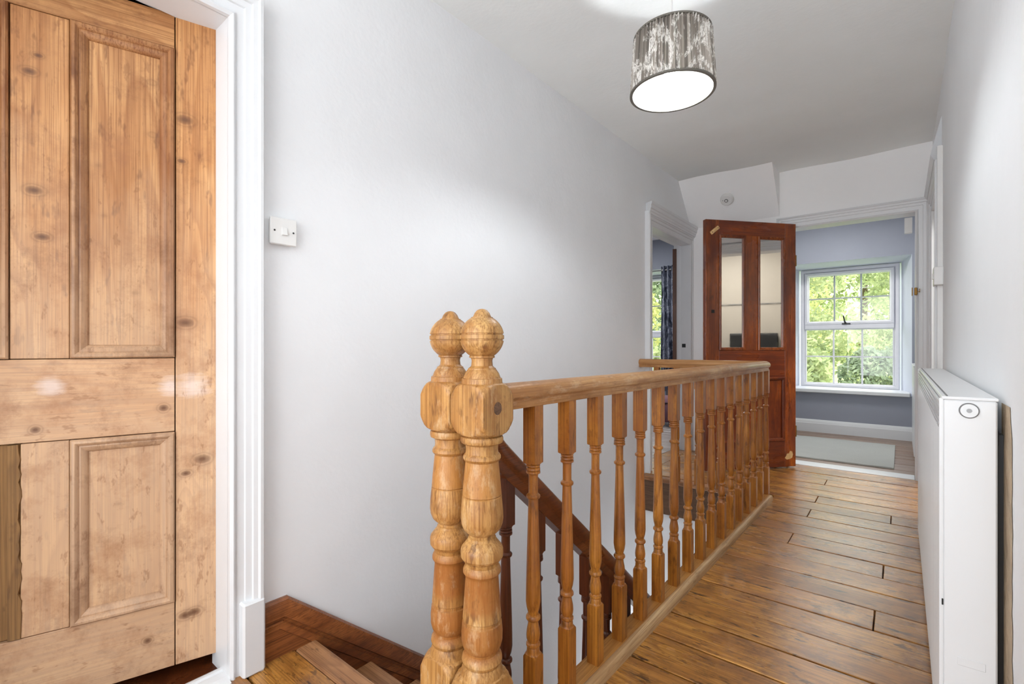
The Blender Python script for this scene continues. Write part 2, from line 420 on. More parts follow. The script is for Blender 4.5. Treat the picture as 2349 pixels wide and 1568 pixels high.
# bathroom to the right, seen only in the mirrors of the red door
m = MB(); m.box(2.3, 2.4, 2.4, YB, 0, ZC); m.box(.33, 2.4, 2.3, 2.4, 0, ZC); m.box(.33, 2.4, YB, YB+.1, 0, ZC)
struct(m, 'wall_bathroom', M['beige_wall'])
m = MB(); m.box(.33, 2.4, 2.3, YB+.1, ZC, ZC+.06)
struct(m, 'ceiling_bathroom', M['wall_white'])
bt = MB()
bt.box(2.286, 2.3, 2.4, YB, 1.585, 1.597)
struct(bt, 'trim_2', M['groove'])

# ---- floors
GAPF = .007
fl = MB()
fl.box(XL-.15, XR+.15, -1.2, .78, -.25, -.022); fl.box(-.76, XR+.15, .78, 3.50, -.25, -.022)
fl.box(XL-.15, XR+.15, 3.56, YW+.4, -.25, -.022); fl.box(-4.6, XL-.15, 2.8, YW+.4, -.25, -.022); fl.box(.33, 2.4, 2.3, YB+.1, -.25, -.022)
fl.box(XR+.15, .34, YB+.1, YW+.4, -.25, -.022)
floor = struct(fl, 'floor', M['dark'])
def plank(x0, x1, y0, y1, mat):
    dz = random.uniform(-.0012, .0012)
    m = MB(); m.box(x0+.0018, x1-.0018, y0+GAPF/2, y1-GAPF/2, -.022, dz)
    bx = Vector(((x0+x1)/2, (y0+y1)/2, 0))
    o = m.build('plank', mat, None, base=bx, bevel=.0018); o.parent = floor; o.location = bx
    return o
PW = .1655
Y0 = 1.614-PW*17
cuts = {4.22: -.4286, 3.70: -.428, 3.37: -.428, 2.785: -.447, 3.556: -.045, 2.69: -.0616, 2.19: -.0767}
rowsY = []
y = Y0
while y < YB: rowsY.append(y); y += PW
def xk(y): return -.700+.0181*(y-1.27)     # left edge of the planks under the bead
for y in rowsY:
    y1 = min(y+PW, YB)
    mid = (y+y1)/2
    if y1 <= .64+.1: 
        xs = [XL+.0, XR]; 
        if int(round((y-Y0)/PW)) % 3 == 0: xs = [XL, -.43, XR]
        elif int(round((y-Y0)/PW)) % 3 == 1: xs = [XL, -1.1, XR]
        yy1 = min(y1, .64) if y1 > .62 else y1
        for a, b in zip(xs, xs[1:]): plank(a, b, y, y1, M['plank'])
        last_y = y1
    elif mid < .80+.06:
        plank(XL, xk(.8), last_y, .778, M['plank']); plank(xk(.8), XR, last_y, y1, M['plank'])
    else:
        x0 = xk(mid) if y < 3.50 else XL
        if y < 3.50 < y1 and False: pass
        xs = [x0, XR]
        for cy, cx in cuts.items():
            if y <= cy < y1: xs = [x0, cx, XR]
        for a, b in zip(xs, xs[1:]):
            yy0 = y
            if a < -1 and y < 3.57: yy0 = 3.57
            if yy0 < y1-.01: plank(a, b, yy0, y1, M['plank'])
# bedroom planks and side room planks
y = YB+.16
while y < YW:
    plank(XL, .34, y, min(y+.13, YW), M['plank_grey']); y += .13
y = 2.9
while y < YW:
    plank(-4.5, XL-.15, y, min(y+.13, YW), M['plank_pale']); y += .13
y = 3.6; plank(XL-.15, XL, 3.69, 4.62, M['plank'])
plank(XR, XR+.15, 3.68, 4.46, M['plank'])
o = MB(); o.box(-.72, .08, YB-.005, YB+.155, -.02, .004)
struct(o, 'trim_3', M['gloss'], bevel=.002)

# ------------------------------------------------------------------ doorway linings and architraves
ARCH = [(0, 0), (0, .016), (.010, .022), (.016, .020), (.018, .012), (.024, .014), (.046, .017), (.048, .023), (.068, .026), (.070, .033),
        (.084, .036), (.090, .042), (.100, .042), (.104, .036), (.104, 0)]
def doorway(name, P, u0, u1, vt, depth, prof=ARCH, plinths=None, ext_head=0, lin=.014):
    """P(u,v,n): n out of the wall. architrave + lining + stops"""
    root = struct(mitre_frame(P, u0, u1, 0, vt, prof, closed=False, outward=True), name, M['gloss'], smooth=25)
    m = MB()
    for (a, b) in ((u0-lin, u0), (u1, u1+lin)): m.pbox(P, a, b, 0, vt+lin, -depth, .001)
    m.pbox(P, u0, u1, vt, vt+lin, -depth, .001)
    part(m, 'lining', M['gloss'], root)
    if plinths:
        for (a, b) in plinths:
            m = MB(); m.pbox(P, a, b, 0, .225, 0, .046); part(m, 'plinth_block', M['gloss'], root, bevel=.006)
    return root
PL = lambda u, v, n: (XL+n, u, v)            # left wall, faces +x
PR = lambda u, v, n: (XR-n, u, v)            # right wall, faces -x
PB = lambda u, v, n: (u, YB-n, v)            # back wall, faces -y
doorway('trim_4', PL, -.225, .580, 1.985, .12, prof=[(a*.87, b) for a, b in ARCH], plinths=[(.606, .672)])
doorway('trim_5', PL, 3.705, 4.61, 1.96, .075)
doorway('trim_6', PB, -.735, .082, 1.995, .13, prof=[(a*.93, b) for a, b in ARCH])
doorway('trim_7', PR, 3.69, 4.49, 1.95, .15, prof=[(a*.93, b*.8) for a, b in ARCH])
def cornice(name, P, u0, u1, v0, prof):
    m = MB(); rows = []
    for t, n in prof: rows.append([P(u0-n*.6, v0+t, n), P(u1+n*.6, v0+t, n)])
    m.grid(rows); k = len(prof)
    m.f.append(tuple(i*2 for i in range(k))); m.f.append(tuple(i*2+1 for i in range(k)))
    return struct(m, name, M['gloss'])
cornice('trim_8', PL, 3.62, 4.66, 2.04, [(0, 0), (0, .043), (.015, .045), (.02, .05), (.035, .052), (.04, .058), (.065, .060), (.07, .066), (.09, .068), (.09, 0)])
cornice('trim_9', PR, 3.66, 4.58, 2.06, [(0, 0), (0, .035), (.03, .05), (.24, .004), (.25, 0)])
# metal sill under the left door
m = MB(); rows = []
for (x, z) in [(-1.63, .0), (-1.63, .010), (-1.62, .014), (-1.61, .014), (-1.605, .009), (-1.598, .009), (-1.594, .014), (-1.57, .011), (-1.54, .002), (-1.54, 0)]:
    rows.append([(x, -.22, z), (x, .58, z)])
m.grid(rows)
struct(m, 'door_sill', M['gloss'])

# ------------------------------------------------------------------ door 1, stripped pine
PD = lambda u, v, n: (n, u, v)
door1 = empty('door_1', (-1.66, .581, 0), 'stripped pine panelled door with white paint smears, just ajar at the left', 'door', kind='structure')
door1.rotation_euler = (0, 0, radians(-17))
def dpart(name, mat, u0, u1, v0, v1, n0=-.04, n1=0, bevel=.0015, **k):
    m = MB(); m.pbox(PD, u0, u1, v0, v1, n0, n1); return loc_part(m, name, mat, door1, bevel=bevel, **k)
Z0, Z1 = .043, 1.992
dpart('stile', M['pine_stile'], -.104, 0, Z0, Z1); dpart('stile', M['pine_stile'], -.796, -.694, Z0, Z1)
dpart('top_rail', M['pine_rail'], -.694, -.1065, 1.890, Z1); dpart('lock_rail', M['pine_rail'], -.694, -.1065, .745, .964)
dpart('bottom_rail', M['pine_rail'], -.694, -.1065, Z0, .233)
dpart('muntin', M['pine_muntin'], -.456, -.341, .966, 1.888); dpart('muntin', M['pine_muntin'], -.436, -.341, .235, .743)
BOL = [(0, -.012), (0, .006), (.004, .011), (.010, .0125), (.015, .009), (.018, .003), (.022, .004), (.028, .001), (.034, -.004), (.037, -.010), (.037, -.014)]
for (u0, u1, v0, v1) in ((-.339, -.106, .966, 1.888), (-.339, -.106, .235, .743), (-.693, -.458, .966, 1.888)):
    m = MB(); m.pbox(PD, u0, u1, v0, v1, -.028, -.011); loc_part(m, 'panel', M['pine_panel'], door1)
    loc_part(mitre_frame(PD, u0, u1, v0, v1, BOL), 'moulding', M['pine_mould'], door1, smooth=30)
# lower left: the moulding is lost and a plain brown board shows, with a torn edge strip
dpart('panel', M['bare_board'], -.693, -.437, .235, .743, -.028, -.010, label='plain brown replacement panel')
m = MB(); n = 26; rows = []
random.seed(5)
for i in range(n+1):
    z = .236+.506*i/n; e = -.437+random.uniform(-.004, .004)
    rows.append([PD(-.462, z, -.010), PD(-.460, z, .002), PD(e, z, .003), PD(e+.004, z, -.010)])
m.grid(rows); loc_part(m, 'torn_moulding', M['bare_board'], door1, label='torn strip of old moulding')
# the room behind it, its darkness put into a near-black wall colour
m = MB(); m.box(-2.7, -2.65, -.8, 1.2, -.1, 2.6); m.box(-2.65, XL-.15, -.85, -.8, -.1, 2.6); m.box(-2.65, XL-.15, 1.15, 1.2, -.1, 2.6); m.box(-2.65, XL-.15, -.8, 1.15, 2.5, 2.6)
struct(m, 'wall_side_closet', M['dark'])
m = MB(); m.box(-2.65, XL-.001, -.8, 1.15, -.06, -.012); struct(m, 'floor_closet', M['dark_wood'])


# ------------------------------------------------------------------ door 2, varnished, with mirrored panes
D2a, D2b = Vector((-1.196, 3.90, 0)), Vector((-.672, 4.53, 0))
du = (D2b-D2a).normalized(); dn = Vector((du.y, -du.x, 0)); W2 = (D2b-D2a).length
ang = math.atan2(du.y, du.x)
door2 = empty('door_2', D2a, 'red-brown varnished door standing open, two mirrored panes, pale chip at its foot', 'door', kind='structure')
door2.rotation_euler = (0, 0, ang)
PM = lambda u, v, n: (u, -n, v)      # door-local space
def d2(name, mat, u0, u1, v0, v1, n0=-.038, n1=0, bevel=.0015, par=None, **k):
    m = MB(); m.pbox(PM, u0, u1, v0, v1, n0, n1)
    return loc_part(m, name, mat, par or door2, bevel=bevel, **k)
za, zb = .012, 2.0
d2('stile', M['red_door'], 0, .118, za, zb); d2('stile', M['red_door'], .718, W2, za, zb)
d2('top_rail', M['red_rail'], .118, .718, 1.885, zb); d2('lock_rail', M['red_rail'], .118, .718, .745, .965); d2('bottom_rail', M['red_rail'], .118, .718, za, .225)
d2('muntin', M['red_door'], .356, .468, .965, 1.885); d2('muntin', M['red_door'], .356, .468, .225, .745)
B2 = [(0, -.014), (0, .005), (.004, .009), (.010, .009), (.013, .004), (.018, .004), (.023, -.002), (.024, -.012)]
for (u0, u1) in ((.118, .356), (.468, .718)):
    m = MB(); m.pbox(PM, u0, u1, .965, 1.885, -.024, -.010); loc_part(m, 'mirrored_pane', M['mirror'], door2, label='mirrored glass pane')
    loc_part(mitre_frame(PM, u0, u1, .965, 1.885, B2), 'moulding', M['red_door'], door2, smooth=30)
    m = MB(); m.pbox(PM, u0, u1, .225, .745, -.024, -.012); loc_part(m, 'panel', M['red_door'], door2)
    loc_part(mitre_frame(PM, u0, u1, .225, .745, B2), 'moulding', M['red_door'], door2, smooth=30)
# little pine turn button near the top and the chip of bare wood at the foot
m = MB(); 
for_pts = []
c_, s_ = cos(radians(38)), sin(radians(38))
PT = lambda u, v, n: PM(.075+u*c_-v*s_, 1.915+u*s_+v*c_, n)
m.pbox(PT, -.045, .045, -.014, .014, 0, .012); tb = loc_part(m, 'turn_button', M['bare_wood'], door2, bevel=.004, label='pale wooden turn button')
for uu in (-.03, .03):
    m = MB(); m.pbox(PT, uu-.003, uu+.003, -.003, .003, .012, .0135); loc_part(m, 'screw', M['black'], tb)
m = MB(); pts = [(.715, .085), (.735, .07), (.765, .075), (.785, .085), (.793, .11), (.785, .135), (.765, .14), (.755, .12), (.735, .118), (.73, .102)]
m.add([PM(u, v, .0008) for u, v in pts]+[PM(u, v, -.002) for u, v in pts], [tuple(range(10))]+[(i, (i+1) % 10, 10+(i+1) % 10, 10+i) for i in range(10)])
loc_part(m, 'bare_chip', M['bare_wood'], door2, label='chip showing pale bare wood')
m = MB(); m.pbox(PM, .05, .075, 1.26, 1.285, 0, .002); loc_part(m, 'latch_hole', M['dark'], door2)
for z in (.3, 1.7):
    m = MB(); rows = []
    for k in range(13): pass
    m.lathe([(z-.045, .006), (z+.045, .006)], 10, W2+.004, .004); loc_part(m, 'hinge', M['brass'], door2)

# door 3: brown door of the side room, standing open into it
hx, hy = -1.690, 4.615
d3 = empty('door_3', (hx, hy, 0), 'brown wooden door of the side room, open and seen edge-on', 'door', kind='structure')
d3.rotation_euler = (0, 0, math.atan2(.945, -.325))
M3 = wood('brown_door', S(120, 72, 38), S(92, 50, 26), S(56, 30, 16), 'z', .4, 6, .9)
for (nm, a, b, c, d) in (('stile', 0, .1, .01, 1.94), ('stile', .66, .76, .01, 1.94), ('top_rail', .1, .66, 1.84, 1.94), ('lock_rail', .1, .66, .75, .95),
                         ('bottom_rail', .1, .66, .01, .22), ('panel', .1, .66, .95, 1.84), ('panel', .1, .66, .22, .75)):
    m = MB(); t = .012 if nm == 'panel' else 0
    m.box(a, b, 0+t, .036-t, c, d); loc_part(m, nm, M3, d3)
m = MB(); m.box(-1.63, -1.60, 4.594, 4.608, .985, 1.02)
tag(m.build('strike_plate', M['black'], None, base=(-1.6, 4.5, 1.02)), 'small black latch keeper on the side room door jamb', 'latch')

# brass latch keeper on the bedroom door jamb
t = empty('latch_keeper', (.06, YB-.02, 1.42), 'small aged brass latch keeper on the right jamb of the bedroom doorway', 'latch')
m = MB(); m.box(.062, .068, YB-.01, YB+.03, 1.375, 1.435); part(m, 'plate', M['brass'], t, bevel=.001)
m = MB(); m.box(.076, .094, YB-.048, YB-.028, 1.375, 1.43); part(m, 'keeper_box', M['brass'], t, bevel=.003)
m = MB(); m.box(.094, .108, YB-.052, YB-.047, 1.395, 1.40); m.box(.104, .108, YB-.052, YB-.047, 1.395, 1.42); part(m, 'hook', M['brass'], t)
t = empty('door_closer_box', (.05, YB+.14, 1.9), 'small white plastic box high on the inside of the bedroom doorway', 'sensor')
m = MB(); m.box(.02, .068, YB+.135, YB+.17, 1.87, 1.99); part(m, 'casing', M['plastic'], t, bevel=.003)

# ------------------------------------------------------------------ windows
def window(name, x0, x1, z0, z1, y, zm, label, cols=3):
    P = lambda u, v, n: (u, y-n, v)
    root = empty(name, ((x0+x1)/2, y, z0), label, 'window', kind='structure')
    FR = [(0, 0), (0, .03), (.012, .036), (.035, .036), (.04, .022), (.048, .018), (.048, 0)]
    fr = part(mitre_frame(P, x0, x1, z0, z1, FR), 'frame', M['upvc'], root, smooth=25)
    t = .048
    m = MB(); m.pbox(P, x0+t, x1-t, zm-.03, zm+.022, -.01, .05); part(m, 'meeting_rail', M['upvc'], root, bevel=.004)
    up = part(mitre_frame(P, x0+t, x1-t, zm+.022, z1-t, [(0, 0), (0, .05), (.006, .055), (.028, .055), (.034, .042), (.042, .036), (.042, 0)]), 'top_sash', M['upvc'], root, smooth=25)
    lo = part(mitre_frame(P, x0+t, x1-t, z0+t*.8, zm-.03, [(0, 0), (0, .022), (.012, .018), (.014, 0)]), 'bottom_sash', M['upvc'], root, smooth=25)
    for (sash, a, b, c, d, n, mat) in ((up, x0+t+.042, x1-t-.042, zm+.064, z1-t-.042, .02, M['steelgrey']), (lo, x0+t+.014, x1-t-.014, z0+t*.8+.014, zm-.044, .005, M['upvc'])):
        for k in range(1, cols):
            u = a+(b-a)*k/cols; m = MB(); m.pbox(P, u-.009, u+.009, c, d, n-.006, n+.006); part(m, 'glazing_bar', mat, sash)
        m = MB(); v = (c+d)/2; m.pbox(P, a, b, v-.008, v+.008, n-.005, n+.005); part(m, 'glazing_bar', mat, sash)
        for k in range(cols):
            for r in range(2):
                u0 = a+(b-a)*k/cols; u1 = a+(b-a)*(k+1)/cols; v0 = c+(d-c)*r/2; v1 = c+(d-c)*(r+1)/2
                m = MB(); m.add([P(u0, v0, n-.001), P(u1, v0, n-.001), P(u1, v1, n-.001), P(u0, v1, n-.001)], [(0,1,2,3)])
                part(m, 'pane', M['glass'], sash)
    xm = (x0+x1)/2-.01
    m = MB(); m.pbox(P, xm-.045, xm+.04, zm+.022, zm+.034, .045, .062); m.pbox(P, xm-.02, xm+.0, zm+.022, zm+.05, .055, .075)
    h = part(m, 'handle', M['black'], root, bevel=.002)
    m = MB(); m.add([P(xm-.020, zm+.04, .06), P(xm-.004, zm+.04, .06), P(xm-.022, zm+.125, .075), P(xm-.036, zm+.125, .075),
                     P(xm-.020, zm+.04, .075), P(xm-.004, zm+.04, .075), P(xm-.022, zm+.125, .088), P(xm-.036, zm+.125, .088)],
                    [(0,3,2,1),(4,5,6,7),(0,1,5,4),(1,2,6,5),(2,3,7,6),(3,0,4,7)])
    part(m, 'handle_lever', M['black'], h, bevel=.002)
    return root
M['steelgrey'] = plain('grey_glazing_bar', S(176, 182, 186), .4)
window('window_1', W1f[0], W1f[1], W1f[2], W1f[3], YF+.02, 1.235, 'white six-over-six bedroom window with small black handle, trees outside')
window('window_2', W2f[0], W2f[1], W2f[2], W2f[3], YF+.02, 1.165, 'white window of the side room beside the dark curtain', 4)
m = MB(); m.box(-1.13, .075, YW-.055, YF+.02, .462, .502); sb = struct(m, 'window_sill', M['gloss'], bevel=.006)
m = MB(); m.box(-4.05, -2.4, YW-.055, YF+.02, .462, .502); struct(m, 'window_sill', M['gloss'], bevel=.006)
# bedroom skirting
def skirt(name, P, u0, u1):
    m = MB(); rows = [[P(u0, v, n), P(u1, v, n)] for v, n in ((0, 0), (0, .02), (.10, .02), (.11, .016), (.122, .014), (.14, .006), (.145, 0))]
    m.grid(rows); m.f.append(tuple(i*2 for i in range(7))); m.f.append(tuple(i*2+1 for i in range(7)))
    return struct(m, name, M['gloss'])
skirt('baseboard_far', lambda u, v, n: (u, YW-n, v), XL, .34)
skirt('baseboard_back', lambda u, v, n: (u, YB-n, v), -1.50, -.84)
skirt('baseboard_side_room', lambda u, v, n: (u, YW-n, v), -4.5, XL-.15)

# ------------------------------------------------------------------ staircase
st = empty('staircase', (-1.2, .85, 0), 'worn brown wooden staircase going down beside the left wall', 'staircase')
XI = -.885
for k in range(0, 12):
    z = -.185*k; ye = .85+.22*k
    y0 = ye-.072 if k == 0 else ye-.245
    m = MB(); m.box(XL+.018, -.79 if k == 0 else XI, y0, ye, z-.03, z+.002)
    part(m, 'tread', M['tread'], st, bevel=.006)
    m = MB(); m.box(XL+.018, XI, ye-.04, ye-.022, z-.185-.0, z-.03); part(m, 'riser', M['tread'], st)
    if k in (1, 2):
        pass
# inner closed string
m = MB(); t_ = .84
sec = []
for y in (.80, 3.45):
    zt = -.84*(y-.85)+.04
    sec.append([(XI, y, zt-.30), (XI+.035, y, zt-.30), (XI+.035, y, zt+.02), (XI, y, zt+.02)])
m.grid(sec, closed=True, caps=True); part(m, 'string', M['dark_rail'], st)

# skirting that follows the stairs along the left wall
m = MB(); sl = .84; cs = cos(math.atan(sl)); rows = []
prof = [(0, .0), (0, .010), (.006, .020), (.014, .024), (.045, .030), (.052, .029), (.056, .020), (.064, .020), (.068, .027), (.088, .024), (.092, .017), (.24, .017), (.24, 0)]
for (tt, n) in prof:
    yk = .758-tt*(1/cs-1)/sl*-1 if False else .758-tt*(1/cs-1)/sl
    zh = .182-tt
    rows.append([(XL+n, .645, zh), (XL+n, yk, zh), (XL+n, 3.56, .182-tt/cs-sl*(3.56-.758))])
m.grid(rows); struct(m, 'baseboard_left', M['skirting'], smooth=25)
# fascia under the far landing edge, with its nosing
t = struct(MB_ := MB(), 'trim_11', M['tread']) if False else None
m = MB(); m.box(XL, -.70, 3.535, 3.565, -.27, -.03); struct(m, 'trim_11', M['fascia'])
m = MB(); m.box(XL, -.70, 3.50, 3.58, -.028, .004); struct(m, 'trim_12', M['tread'], bevel=.008)
m = MB(); m.box(XL, -.76, 3.57, 3.68, -2.7, -.25); struct(m, 'wall_stairwell', M['wall'])
m = MB(); m.box(-.775, -.76, .90, 3.57, -2.7, -.25); struct(m, 'wall_stair_side', M['wall'])
m = MB(); m.box(-.775, -.755, .86, 3.53, -.26, -.0); struct(m, 'trim_13', M['dark_wood'])
m = MB(); m.box(XL-.15, -.6, .5, 4.0, -2.76, -2.7); struct(m, 'floor_lower', M['plank'])

# ------------------------------------------------------------------ landing balustrade
def XA(y): return -.741+.0181*(y-.8)
bal = empty('landing_balustrade', (XA(.805), .805, 0), 'orange-brown turned landing balustrade with ball-topped newel and worn handrail', 'balustrade')
NEW = [(1.0845,0),(1.0835,.006),(1.081,.0115),(1.075,.0168),(1.068,.0200),(1.0655,.0212),(1.0650,.0250),(1.0610,.0252)]
cz, R = 1.0200, .0503
zs_ = [cz+R*cos(radians(29+118*k/24)) for k in range(25)]
for g_ in (.0065, -.0065): zs_ += [cz+g_+.0022, cz+g_+.0012, cz+g_, cz+g_-.0012, cz+g_-.0022]
for z in sorted(zs_, reverse=True):
    r = math.sqrt(max(R*R-(z-cz)**2, 0))
    if min(abs(z-cz-.0065), abs(z-cz+.0065)) < .0014: r -= .0026
    NEW.append((z, r))
NEW += [(.9765,.0290),(.9735,.0290),(.972,.0250),(.966,.0235),(.955,.0245),(.951,.0285),(.9495,.0315),(.947,.0320),(.9455,.0335),(.938,.0385),(.929,.0420),
        (.9275,.0425),(.9265,.0458),(.916,.0468),(.9145,.0485)]
# square block with turned shoulders
NEW += [(.9135,.0520),(.910,.0570),(.904,.0620),(.896,.0668),(.886,.0705),(.882,.0716),(.834,.0716),(.829,.0705),(.819,.0668),(.811,.0620),(.805,.0570),(.8015,.0510)]
NEW += [(.801,.0430),(.7985,.0420),(.796,.0470),(.792,.0486),(.787,.0488),(.782,.0470),(.779,.0410),(.777,.0375),(.766,.0365),(.758,.0375),(.7545,.0410),
        (.751,.0430),(.746,.0432),(.742,.0405),(.739,.0375),(.730,.0385),(.690,.0425),(.664,.0445),(.662,.0425),(.660,.0450),(.630,.0480),(.610,.0487),(.598,.0470),
        (.586,.0420),(.578,.0340),(.574,.0290),(.569,.0285),(.567,.0315),(.562,.0320),(.560,.0345),(.548,.0440),(.545,.0465),(.540,.0482),(.532,.0485),(.524,.0480),
        (.518,.0440),(.514,.0400),(.505,.0375),(.500,.0410),(.495,.0430),(.489,.0430),(.484,.0395),(.478,.0375),(.400,.0430),(.386,.0440),(.384,.0420),(.378,.0420),
        (.376,.0450),(.355,.0470),(.335,.0465),(.322,.0430),(.314,.0370),(.309,.0365),(.306,.0410),(.300,.0450),(.292,.0462),(.286,.0440),(.283,.0420),(.278,.0440),(.268,.0470),
        (.262,.0480)]
LOW = [(.260,.0510),(.257,.0560),(.251,.0610),(.243,.0660),(.233,.0700),(.229,.0716)]
def newel(root, x, y, zb, mat):
    m = MB(); m.lathe(NEW+LOW+[(zb, .0715)], 48, x, y, sq=.0505)
    return part(m, 'newel_post', mat, root, smooth=28)
nw = newel(bal, XA(.805), .805, -.03, M['newel'])
# filled bolt hole on the side of the block
m = MB(); rows = []
for (xx, r) in ((.0490, .013), (.0512, .013), (.0512, .0)):
    rows.append([(XA(.805)+xx, .805-.004+r*cos(a), .862+r*1.1*sin(a)) for a in [2*pi*k/16 for k in range(16)]])
m.grid(rows, closed=True); part(m, 'bolt_plug', M['fascia'], nw, label='dark wooden plug')

RP = [(0, 0), (.010, -.0005), (.020, -.004), (.028, -.010), (.0325, -.019), (.033, -.028), (.030, -.036), (.024, -.040), (.0225, -.043), (.0225, -.058), (.020, -.062)]
RPF = RP+[(-a, b) for a, b in RP[::-1]][:-1]
def rail(name, root, path, mat):
    """path: list of (pos, side, up) stations, pos on the top line"""
    m = MB(); m.grid([[Vector(p)+Vector(s)*a+Vector(u)*b for a, b in RPF] for p, s, u in path], closed=True, caps=True)
    return part(m, name, mat, root, smooth=35)
ZR = .910
YR = 3.515
rail('handrail', bal, [((XA(y), y, ZR-.004*(y-.85)), (1,0,0), (0,0,1)) for y in (.85, 1.8, 2.7, YR-.03)]
     + [((XA(YR)-.035*(1-cos(a)), YR-.03+.06*sin(a)*.5, ZR-.010), (cos(a), sin(a), 0), (0,0,1)) for a in (radians(30), radians(60), radians(85))], M['rail_top'])
rail('return_rail', bal, [((x, YR-.0+.0, ZR-.010), (0, 1, 0), (0,0,1)) for x in (XL, -1.2, XA(YR)-.01)], M['rail_x'])
BAL = [(.90,.03),(.742,.03),(.737,.026),(.7345,.0215),(.733,.0165),(.731,.0180),(.727,.0180),(.725,.0155),(.723,.0182),(.718,.0185),(.716,.016),(.714,.0188),(.709,.0188),(.706,.0135),
       (.700,.0125),(.655,.0125),(.652,.0150),(.649,.0182),(.645,.0186),(.641,.0170),(.639,.0130),(.630,.0130),(.56,.0148),(.478,.0170),(.40,.0188),(.362,.0192),(.345,.0170),(.333,.0138),
       (.327,.0130),(.325,.0165),(.321,.0188),(.315,.0188),(.311,.0160),(.309,.0130),(.300,.0138),(.285,.0168),(.272,.0180),(.260,.0170),(.252,.0140),(.250,.0150),(.248,.0182),
       (.243,.0185),(.239,.0160),(.238,.0165),(.228,.0170),(.222,.0180),(.220,.0215),(.214,.026),(.208,.03),(.03,.03)]
def baluster_mesh(prof, s=.0185, name='baluster', mat=None):
    m = MB(); m.lathe(prof, 16, 0, 0, sq=s)
    me = bpy.data.meshes.new(name); me.from_pydata(m.v, [], m.f)
    bm = bmesh.new(); bm.from_mesh(me); bmesh.ops.recalc_face_normals(bm, faces=bm.faces); bm.to_mesh(me); bm.free()
    me.shade_smooth(); me.set_sharp_from_angle(angle=radians(30)); me.materials.append(mat); return me
bm_main = baluster_mesh([(z-.03, r) for z, r in BAL], mat=M['baluster'])
def put(me, root, x, y, z, name='baluster', rz=0, scale=1):
    o = bpy.data.objects.new(name, me); C.objects.link(o); o.parent = root
    o.location = Vector((x, y, z))-BASES[root.name]; o.rotation_euler = (0, 0, rz); o.scale = (1, 1, scale); return o
top0 = (.90-.03)
for i in range(17):
    y = .996+.157*i
    rt = ZR-.004*(y-.85)-.055
    put(bm_main, bal, XA(y), y, .028, scale=(rt-.028)/top0, rz=random.choice((0, pi/2, pi, -pi/2)))
for x in (-1.435, -1.285, -1.135, -.985, -.835):
    put(bm_main, bal, x, YR, .004, scale=(.845-.0)/top0, rz=random.choice((0, pi/2)))
# kerb board and rounded bead
def strip(name, prof, mat, ya=.83, yb=3.50):
    m = MB(); rows = [[(XA(y)+a, y, z) for a, z in prof] for y in (ya, 1.7, 2.6, yb)]
    m.grid(rows, closed=True, caps=True); return part(m, name, mat, bal, smooth=35)
strip('kerb_board', [(-.034, -.03), (.024, -.03), (.024, .028), (-.034, .028)], M['kerb'])
strip('bead', [(.022, -.01), (.050, -.01), (.050, .022), (.046, .030), (.040, .034), (.032, .034), (.026, .031), (.022, .026)], M['bead'], yb=3.47)

# stair balustrade
sb = empty('stair_balustrade', (-.850, .81, 0), 'dark-stained stair balustrade going down from its paler ball-topped newel', 'balustrade')
newel(sb, -.850, .810, -.35, M['newel'])
m = MB(); ys = [(.855, .915), (.885, .872), (.92, .828), (.96, .783), (1.0, .742), (1.06, .690), (1.13, .634), (1.5, .325), (2.0, -.092), (2.6, -.60), (3.3, -1.19)]
path = []
for i, (y, z) in enumerate(ys):
    a = ys[max(i-1, 0)]; b = ys[min(i+1, len(ys)-1)]
    d = Vector((0, b[0]-a[0], b[1]-a[1])).normalized(); up = Vector((0, -d.z, d.y))
    path.append(((-.850, y, z), (1, 0, 0), up*1.25))
rail('handrail', sb, path, M['dark_rail'])
def zr(y):
    for a, b in zip(ys, ys[1:]):
        if a[0] <= y <= b[0]: return a[1]+(b[1]-a[1])*(y-a[0])/(b[0]-a[0])
SBL = [(z-.03, r) for z, r in BAL]
sb_me = baluster_mesh(SBL, .0185, 'baluster', M['dark_wood'])
y = 1.02
while y < 3.2:
    zt = zr(y)-.075; zb = -.84*(y-.85)+.02
    put(sb_me, sb, -.850, y, zb, scale=(zt-zb)/top0); y += .1465

# ------------------------------------------------------------------ storage heater
h = empty('storage_heater', (.12, 1.5, 0), 'tall white storage heater against the right wall with round dial on its end', 'heater')
HX, HX2, HY0, HY1, HZ0, HZ1 = .070, .166, 1.50, 3.31, .03, .880
m = MB(); m.box(HX+.006, HX2, HY0, HY1, HZ0, HZ1-.004); part(m, 'casing', M['heater'], h, bevel=.003)
m = MB(); m.box(HX+.003, HX2+.002, HY0-.001, HY1+.001, HZ1-.004, HZ1+.003); part(m, 'top_panel', M['heater'], h, bevel=.0015)
m = MB(); m.box(HX+.012, HX+.015, HY0+.01, HY1-.01, HZ1+.003, HZ1+.0045); part(m, 'seam', M['groove'], h)
m = MB()                                   # ribbed front
n = 60; rowa, rowb = [], []
for i in range(n*4+1):
    yy = HY0+.012+(HY1-HY0-.024)*i/(n*4); xx = HX+(.0045 if i % 4 == 0 else 0)
    rowa.append((xx, yy, HZ0+.01)); rowb.append((xx, yy, HZ1-.075))
m.grid([rowa, rowb]); part(m, 'ribbed_front', M['heater'], h)
m = MB(); m.box(HX-.001, HX+.007, HY0, HY0+.014, HZ0, HZ1-.002); m.box(HX-.001, HX+.007, HY1-.014, HY1, HZ0, HZ1-.002)
m.box(HX, HX+.007, HY0, HY1, HZ0, HZ0+.012); part(m, 'front_frame', M['heater'], h, bevel=.001)
g = MB(); g.box(HX+.005, HX+.006, HY0+.014, HY1-.014, HZ1-.074, HZ1-.01); go = part(g, 'outlet_grille', M['groove'], h)
